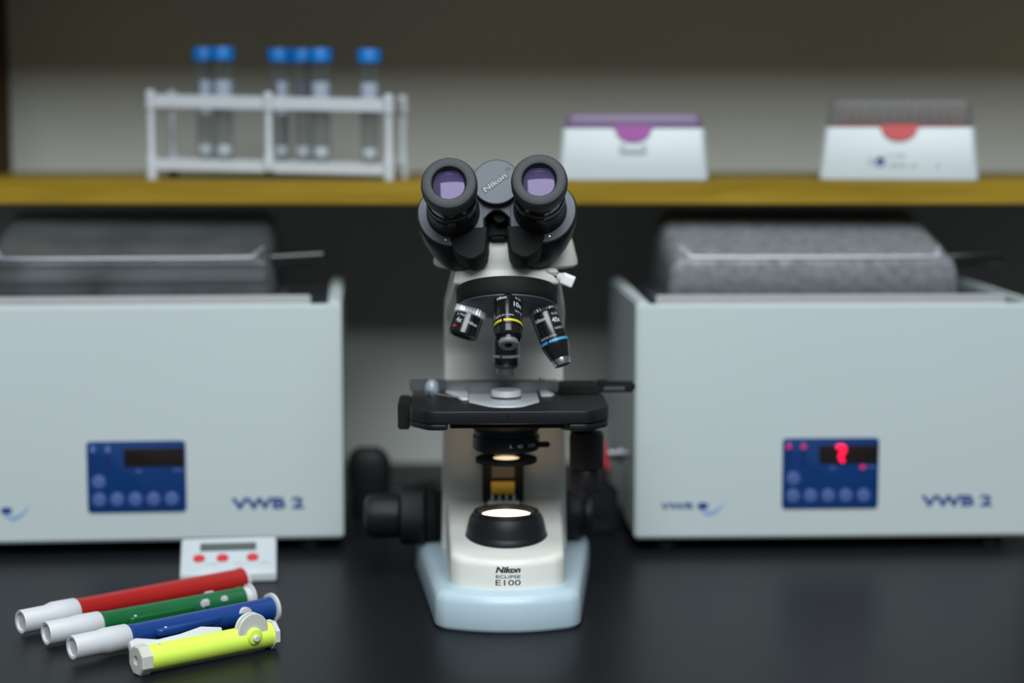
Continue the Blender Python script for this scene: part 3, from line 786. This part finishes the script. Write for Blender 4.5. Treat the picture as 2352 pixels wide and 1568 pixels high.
def bath_lid(root, label, fogged):
    M_ = root.matrix_basis
    t = bpy.data.objects.new('bath_cover', None); COL.objects.link(t)
    t.location = root.location + Vector((math.cos(root.rotation_euler.z) * -0.0125 - math.sin(root.rotation_euler.z) * 0.13,
                                        math.sin(root.rotation_euler.z) * -0.0125 + math.cos(root.rotation_euler.z) * 0.13, 0.2142))
    t.rotation_euler = root.rotation_euler
    tag(t, label, 'bath cover', 'clear gabled covers on the water baths')
    prof = round_poly([(-92, 0), (-86, 44), (62, 79), (78, 74), (92, 0)], [0, 7, 12, 8, 0], 5)
    HWD = 134
    rings = []
    for s, ins, k in ((-1.0, 0, 0), (-.975, 0, .55), (-.95, 0, .85), (-.915, 0, .97), (-.87, 0, 1), (.87, 0, 1), (.915, 0, .97), (.95, 0, .85), (.975, 0, .55), (1.0, 0, 0)):
        rings.append([(s * HWD * (1 - .035 * z / 79), y * (.92 + .08 * min(1, k * 1.2)), z * (.0 + 1.0 * (k ** .45 if k > 0 else 0))) for y, z in prof])
    bm = loft(bmesh.new(), rings, False, False, close=False)
    sh_o = obj('cover_shell', bm, M['bath_lid_fog'] if fogged else M['bath_lid_clear'], t, sharp=60)
    sm = sh_o.modifiers.new('thickness', 'SOLIDIFY'); sm.thickness = 0.002; sm.offset = 1
    # pale bar along the front fold, its highlight put into the colour
    fd = bmesh.new()
    tube(fd, catmull([(-119, -62, 52), (-112, -80, 47.5), (-104, -86.5, 45.3), (0, -87.2, 45), (104, -86.5, 45.3), (112, -80, 47.5), (119, -62, 52)], 8), 1.9, 10)
    obj('fold_highlight', fd, mat('bright_fold_highlight', (0.40, 0.42, 0.46), .2, spec=.6) if fogged else M['bath_lid_edge'], t)
    fl = bmesh.new()
    slab(round_poly([(-136, -94), (136, -94), (136, -90), (-136, -90)], .5), 0, 3, .3, fl)
    slab(round_poly([(-136, 90), (136, 90), (136, 94), (-136, 94)], .5), 0, 3, .3, fl)
    slab(round_poly([(-136, -90), (-132, -90), (-132, 90), (-136, 90)], .5), 0, 3, .3, fl)
    slab(round_poly([(132, -90), (136, -90), (136, 90), (132, 90)], .5), 0, 3, .3, fl)
    obj('cover_rim', fl, M['bath_lid_edge'], t)
    hd = bmesh.new()
    slab(round_poly([(126, -80), (178, -78), (178, -60), (126, -56)], 3), 29, 41, 3, hd, m=RY(-3))
    obj('handle', hd, M['black_gloss'], t)['label'] = 'black side handle'
    return t
bath_lid(rb, 'fogged clear cover on the bath right of the microscope', True)
bath_lid(lb, 'transparent cover on the bath left of the microscope', False)

# ------------------------------------------------------------------ tip boxes on the shelf
def tip_box(rz_, loc, hwb, hwt, zb, zl, D, label, tabm, lidm, plate_m, marks):
    t = thing('pipette_tip_box', label, 'tip box', loc, rz_, 'pipette tip boxes on the shelf')
    def rr(hw, y0, y1, z, rad=5): return [(x, y, z) for x, y in round_poly([(-hw, y0), (hw, y0), (hw, y1), (-hw, y1)], rad, 5)]
    rings = [rr(hwb - 1.5, 1.5, D - 1.5, 0), rr(hwb, 0, D, 2), rr(hwt, 1.5, D - 1.5, zb - 1.2), rr(hwt - .8, 2.3, D - 2.3, zb)]
    obj('box_base', loft(bmesh.new(), rings), M['box_white'], t)
    rings = [rr(hwt - 2.0, 3.5, D - 3.5, zb + .1, 6), rr(hwt - 3, 4.2, D - 4.2, zl - 7, 6), rr(hwt - 5, 5.5, D - 5.5, zl - 2.5, 6), rr(hwt - 9, 9, D - 9, zl, 6)]
    lid = obj('lid', loft(bmesh.new(), rings, False, True), lidm, t)
    s = lid.modifiers.new('thickness', 'SOLIDIFY'); s.thickness = .0012
    tabo = [(16.5 * math.cos(a) if False else 16.5 * math.cos(PI + PI * k / 20), 0 + 12.5 * math.sin(PI + PI * k / 20)) for k in range(21) for a in (0,)]
    tabo = [(-19, 2.5), (-16.5, 0)] + tabo[1:-1] + [(16.5, 0), (19, 2.5)]
    sl = bmesh.new(); rings = [[(x, z, q) for x, z in offset(tabo, o_)] for q, o_ in ((-1.2, 0), (.6, 0), (1.0, .4))]
    loft(sl, rings)
    obj('tab', sl, tabm, t, T(0, .3, zb) @ FRONT)
    obj('tip_rack_plate', box(-hwt + 10, hwt - 10, 9, D - 9, zb, zb + 3.5, .5), plate_m, t)
    marks(t)
    return t
def marks1(t):
    obj('latch', slab(round_poly([(-12, 0), (12, 0), (14, 4.5), (-14, 4.5)], 1.5), 0, .8, .2), M['box_white'], t, T(0, .1, 27) @ FRONT)
    lettering('-   -', 26, 1.6, M['grey_print'], t, T(0, .25, 33.5) @ FRONT, bold=.4)
def marks2(t):
    lettering('R', 5, 8, M['grey_print'], t, T(-25, .4, 18.5) @ FRONT, bold=.2, thick=.4)
    obj('round_mark', lathe([(4.6, 0), (4.6, .7), (2.4, .7), (2.4, 0)], 28), M['ink_blue'], t, T(-17, .5, 18.5) @ FRONT)
    lettering('TIPS', 18, 2.2, M['grey_print'], t, T(-3, .5, 24) @ FRONT, thick=.4)
    lettering('200 ul', 26, 3.4, M['grey_print'], t, T(4, .4, 15.5) @ FRONT, bold=.3, thick=.5)
    lettering('x', 4, 3, M['grey_print'], t, T(36, .4, 15) @ FRONT, bold=.2, thick=.5)
SZ = SH_Z
pb1 = tip_box(-3.5, (113, 1795, SZ), 70.4, 67, 49.4, 64, 98, 'white pipette tip box with purple tab and low lilac lid', M['purple'], M['lid_purple'], mat('lilac_plate', (0.42, 0.30, 0.44), .5), marks1)
pb2 = tip_box(-10.5, (363, 1806, SZ), 74, 69.5, 50.4, 77, 100, 'white pipette tip box with coral red tab and tall clear lid', M['pinkred'], M['lid_clear'], M['pinkred'], marks2)
tip0 = obj('pipette_tip', lathe([(2.0, -14), (2.6, 0), (3.1, 1), (3.3, 12), (2.9, 12), (2.6, 1)], 14), M['tip'])
first = True
for j in range(3):
    for i in range(12):
        o = tip0 if first else tip0.copy()
        if not first: COL.objects.link(o)
        first = False
        q_ = RZ(-10.5) @ Vector((-49.5 + 9 * i, 18 + 9 * j, 54)); o.location = Vector((363 + q_.x, 1806 + q_.y, SZ + q_.z)) * MM; o.rotation_euler = (0, 0, R(-10.5))
        tag(o, 'clear plastic pipette tip standing in the red-tabbed box', 'pipette tip', 'pipette tips in the red-tabbed box')

# ------------------------------------------------------------------ test tube rack and tubes
RK = (-229, 1884, SZ); RKZ = -9.0
rk = thing('test_tube_rack', 'white plastic test tube rack at the left end of the shelf', 'rack', RK, RKZ)
HW, HD = 119, 31
TILT = 0.02      # the rack sags slightly towards its right end
def zt_(x, z): return z - TILT * x
def rail(z0, z1, name):
    bm = bmesh.new()
    for (x0, x1, y0, y1) in ((-HW, HW, -HD, -HD + 3), (-HW, HW, HD - 3, HD), (-HW, -HW + 3, -HD, HD), (HW - 3, HW, -HD, HD)):
        box(x0, x1, y0, y1, z0, z1, .8, bm)
    for k in range(1, 11):      # dividers
        xx = -HW + 2 * HW * k / 11
        box(xx - .8, xx + .8, -HD + 2, HD - 2, z1 - 3, z1 - .5, .3, bm)
    box(-HW + 2, HW - 2, -.8, .8, z1 - 3.1, z1 - .4, .3, bm)
    for v in bm.verts: v.co.z = zt_(v.co.x, v.co.z)
    return obj(name, bm, M['rack'], rk)
rail(66.8, 79.5, 'top_frame'); rail(6.5, 17.5, 'bottom_frame')
lp = bmesh.new(); box(-HW + 2, HW - 2, -HD + 2, HD - 2, 6.2, 7.6, .2, lp)
for v in lp.verts: v.co.z = zt_(v.co.x, v.co.z)
obj('bottom_tray', lp, M['rack'], rk)
for sx in (-1, 0, 1):
    for sy in (-1, 1):
        bm = bmesh.new()
        x = sx * (HW - 1)
        r0 = 3.6
        tube(bm, [(x, sy * HD, 0.2 if sx else 9), (x, sy * HD, 22), (x, sy * HD, 27), (x, sy * HD, zt_(x, 64)), (x, sy * HD, zt_(x, 66)), (x, sy * HD, zt_(x, 81.5)), (x, sy * HD, zt_(x, 84))],
             [5.2, 5.2, r0, r0, 5, 5, 2.5], 16)
        obj('post', bm, M['rack'], rk)
def make_tube():
    t = bpy.data.objects.new('test_tube', None); COL.objects.link(t)
    g = obj('glass_tube', lathe([(0.0, 0), (4, .5), (7, 2.5), (8.8, 6.5), (9, 10), (9, 100), (8.2, 100), (8.2, 10), (6, 4), (0, 1.5)], 32, capped=False), M['tube_glass'], t)
    obj('screw_cap', lathe([(9.6, 97), (11.4, 97.4), (11.6, 98), (11.6, 109), (11, 110), (0, 110)], 40, knurl=(2, 3, .35, 0)), M['cap_blue'], t)
    lb_ = bmesh.new(); n = 20
    loft(lb_, [[((9.15 + dr) * math.sin(R(-80 + 160 * k / n)), -(9.15 + dr) * math.cos(R(-80 + 160 * k / n)), z) for dr, z in ((0, 46), (.12, 46), (.12, 78), (0, 78))] for k in range(n + 1)])
    obj('paper_label', lb_, M['tube_label'], t)
    obj('white_plug', lathe([(0, 1.8), (5.6, 4.2), (7.9, 9), (7.9, 13), (6, 15), (2, 14), (0, 15)], 24), M['tube_white'], t)
    return t
tube0 = make_tube()
ca, sa = math.cos(R(RKZ)), math.sin(R(RKZ))
def rack_pt(x, y): return (RK[0] + x * ca - y * sa, RK[1] + x * sa + y * ca)
specs = [(-77, 12, 60, 'blue-capped test tube at the left end of the rack, farther left of its pair'),
         (-51, -10, 8, 'blue-capped test tube, right one of the left-hand pair'),
         (-1, 12, 75, 'blue-capped test tube standing just left of the rack middle post'),
         (22, 14, 150, 'blue-capped test tube half hidden behind its neighbour, right of the middle post'),
         (47, -12, 5, 'blue-capped test tube in front of the half hidden one'),
         (95, -12, -15, 'blue-capped test tube standing alone near the right end of the rack')]
for i, (x, y, a, lab) in enumerate(specs):
    o = tube0 if i == 0 else copy_tree(tube0)
    X, Y = rack_pt(x, y)
    o.location = Vector((X, Y, SZ + 16.5 - TILT * x)) * MM
    o.rotation_euler = (0, 0, R(a)); tag(o, lab, 'test tube', 'blue-capped test tubes in the rack')

# ------------------------------------------------------------------ digital timer
tm = thing('digital_timer', 'white digital timer with three red buttons, behind the red pipette pump', 'timer', (-238.5, 1581, 0), 7)
pr = [(-22, 0), (24, 0), (24, 27.5), (20, 28.4), (-19.5, 10), (-22, 7)]
pr = round_poly(pr[::1], [1.5, 2, 3, 3, 3, 2], 4)
HT = 40
rings = []
for s, i_ in ((-1, 2.0), (-.985, .8), (-.95, 0), (.95, 0), (.985, .8), (1, 2.0)):
    rings.append([(s * HT, y, z) for y, z in offset(pr, i_)])
for r_ in rings: pass
case = obj('timer_case', loft(bmesh.new(), rings), M['timer_white'], tm)
SL = math.atan2(18.4, 39.5)
FM = T(0, .25, 19.25) @ Matrix.Rotation(SL, 4, 'X')
obj('lcd_screen', slab(round_poly([(-24, 4.5), (23, 4.5), (23, 15), (-24, 15)], .8), -.3, .45, .15), M['lcd'], tm, FM)
for x in (-24.5, -5, 20):
    obj('timer_button', lathe([(5, -.2), (5, .8), (4.2, 1.5), (0, 1.8)], 32), M['red_button'], tm, FM @ T(x, -5.6, 0))
lettering('TIMER', 11, 1.6, M['grey_print'], tm, FM @ T(-14, -13, .05), bold=.2)
lettering('MIN     SEC', 30, 1.4, M['grey_print'], tm, FM @ T(20, -13, .05), bold=.1)

# ------------------------------------------------------------------ pipette pumps
def pump(a, b, label, mt, rad, nose, rad_r, style, pitch=0.0):
    """a, b: bench points under nose tip and rear end. local x runs from nose to rear"""
    dx, dy = b[0] - a[0], b[1] - a[1]; Ln = math.hypot(dx, dy); yaw = math.degrees(math.atan2(dy, dx))
    t = thing('pipette_pump', label, 'pipette pump', (a[0], a[1], 0), yaw, 'pipette pumps lying on the bench')
    rz = max(rad, rad_r[0])
    X = T(0, 0, rz) @ RY(90)                  # lathe axis -> local x
    if style != 'hex':
        n = bmesh.new()
        lathe([(nose[1] - 2.6, 1.8), (nose[1] - 2.2, 0.2), (nose[1] - .4, 0), (nose[1], .8), (nose[1] + .1, nose[0] * .45), (rad + 1.1, nose[0] * .58), (rad + 1.0, nose[0] - 1), (rad + .4, nose[0])], 56, n)
        obj('nose_cone', n, M['white_plastic'], t, X)
        body0 = nose[0]
        obj('barrel', lathe([(rad - .6, body0 - .5), (rad + .3, body0 + .2), (rad + .4, body0 + 3), (rad, body0 + 4), (rad, Ln - 6), (rad + .6, Ln - 3), (rad + .6, Ln - 1)], 56), mt, t, X)
        obj('end_flange', lathe([(rad + .6, Ln - 1.2), (rad_r[0], Ln - .8), (rad_r[0], Ln + 1.4), (rad_r[0] - 1, Ln + 2.2), (0, Ln + 2.2)] if style != 'plunger' else
            [(rad - 1, Ln - 1), (rad - .6, Ln + 5), (rad_r[0], Ln + 5.2), (rad_r[0], Ln + 7), (0, Ln + 7.4)], 48), M['white_plastic'], t, X)
    return t, Ln, rz
# red
t, L_, rz = pump((-366.5, 1394.3), (-219, 1526), 'red pipette pump, rearmost of the four', M['red_plastic'], 9.6, (46, 9.0), (10.6, 0), 'flange')
# green
t, L_, rz = pump((-340.3, 1364.0), (-211, 1468), 'green pipette pump lying between the red and blue ones', M['green_plastic'], 8.6, (43, 8.8), (10.2, 0), 'plunger')
rib = slab(round_poly([(62, -6), (118, -5), (118, 4), (62, 4)], [4, 4, 1, 1]), -5, 3.4, 1.2, m=T(0, -6.2, rz))
obj('release_lever', rib, M['green_deep'], t)
obj('lever_pin', lathe([(1.2, 0), (1.2, 1), (0, 1.2)], 16), M['white_plastic'], t, T(68, -9, rz + 3.2))
obj('thumb_wheel', box(-4, 4, -2.4, 2.4, -3, 3, 1.4), M['white_plastic'], t, T(128, -7.6, rz + 3.4) @ RZ(12))
obj('wheel_pin', box(-3, 3, -2, 2, -2.4, 2.4, 1.2), M['white_plastic'], t, T(145, -7.2, rz + 4))
obj('wheel_pin', box(-4, 4, -2, 2, -1, 1, .8), M['white_plastic'], t, T(139, 5, rz + 7.4))
# blue
t, L_, rz = pump((-311.5, 1321.3), (-184, 1431), 'blue pipette pump lying beside the fluorescent yellow one', M['blue_plastic'], 8.6, (44, 8.7), (11.6, 0), 'flange')
rib = bmesh.new()
ro = round_poly([(62, -13.5), (78, -13.5), (122, -8), (122, 0), (62, 0)], [5, 8, 3, 1, 1])
slab(ro, -1.5, 4.2, 1.4, rib, m=T(0, 0, rz))
obj('release_lever', rib, M['blue_plastic'], t)
obj('lever_pin', lathe([(1.1, 0), (1.1, 1), (0, 1.2)], 16), M['white_plastic'], t, T(70, -10.2, rz + 4))
obj('thumb_wheel', slab(ellipse(6.4, 6.4, 32), -1.6, 1.6, .6), M['white_plastic'], t, T(140, -6.5, rz + .5) @ RX(90))
# fluorescent yellow
a, b = (-260.7, 1292.9), (-175.2, 1362.6)
t, L_, rz = pump(a, b, 'fluorescent yellow pipette pump with white thumb wheel, nearest of the four', M['yellow_plastic'], 9.0, (0, 0), (10.4, 0), 'hex')
X = T(0, 0, rz) @ RY(90)
def octa(r, x0, x1, hole):
    bm = bmesh.new(); n = 8
    def ring(rr, x): return [(rr * math.cos(2 * PI * (k + .5) / n), rr * math.sin(2 * PI * (k + .5) / n), x) for k in range(n)]
    R8 = r / math.cos(PI / 8)
    if hole: loft(bm, [ring(hole * .9, x0 + 6), ring(hole, x0), ring(R8 - 1, x0), ring(R8, x0 + 1), ring(R8, x1)])
    else: loft(bm, [ring(R8, x0), ring(R8, x1 - 1), ring(R8 - 1, x1)])
    return bm
obj('nose_piece', octa(10.2, 0, 8, 3.6), M['ivory_plastic'], t, X, sharp=20)
obj('barrel', lathe([(9.3, 7.8), (9.4, 9), (9.2, 14), (9.0, 60), (9.2, L_ - 4), (9.2, L_ - 2)], 56), M['yellow_plastic'], t, X)
obj('end_cap', octa(9.9, L_ - 2.5, L_ + 2, 0), M['white_plastic'], t, X, sharp=20)
lv = round_poly([(0.5, -6), (72, -3), (74, 3.5), (58, 7), (40, 4.5), (22, 3.6), (6, 7.5), (0.5, 6)], [1, 1, 1.5, 6, 10, 10, 4, 2], 5)
obj('release_lever', slab(lv, -3, 3, 1.2), M['white_plastic'], t, T(0, 8.5, rz + 5.2) @ RX(56))
WC = T(90.5, -3.2, rz + 7.6)
wb = bmesh.new()
lathe([(11.6, -.9), (12.2, -.4), (12.2, .4), (11.6, .9)], 48, wb, T(0, 0, 3.4)); lathe([(11.6, -.9), (12.2, -.4), (12.2, .4), (11.6, .9)], 48, wb, T(0, 0, -1.6))
lathe([(9.6, -2), (9.6, 3)], 40, wb)
obj('thumb_wheel', wb, M['ivory_plastic'], t, WC @ RX(90))
obj('wheel_hub', lathe([(6.4, 3.5), (6.2, 5.5), (5.2, 6.6), (3.2, 7), (0, 7)], 36), M['yellow_plastic'], t, WC @ T(0, -.5, -4.4) @ RX(90))
obj('hub_pin', lathe([(2.5, 6.5), (2.5, 8.4), (1.8, 9), (0, 9)], 24), M['white_plastic'], t, WC @ T(0, -.5, -5.4) @ RX(90))
obj('lever_pin', lathe([(1.1, 0), (1.1, .8), (0, 1)], 16), M['white_plastic'], t, T(17, -2.5, rz + 8.6))
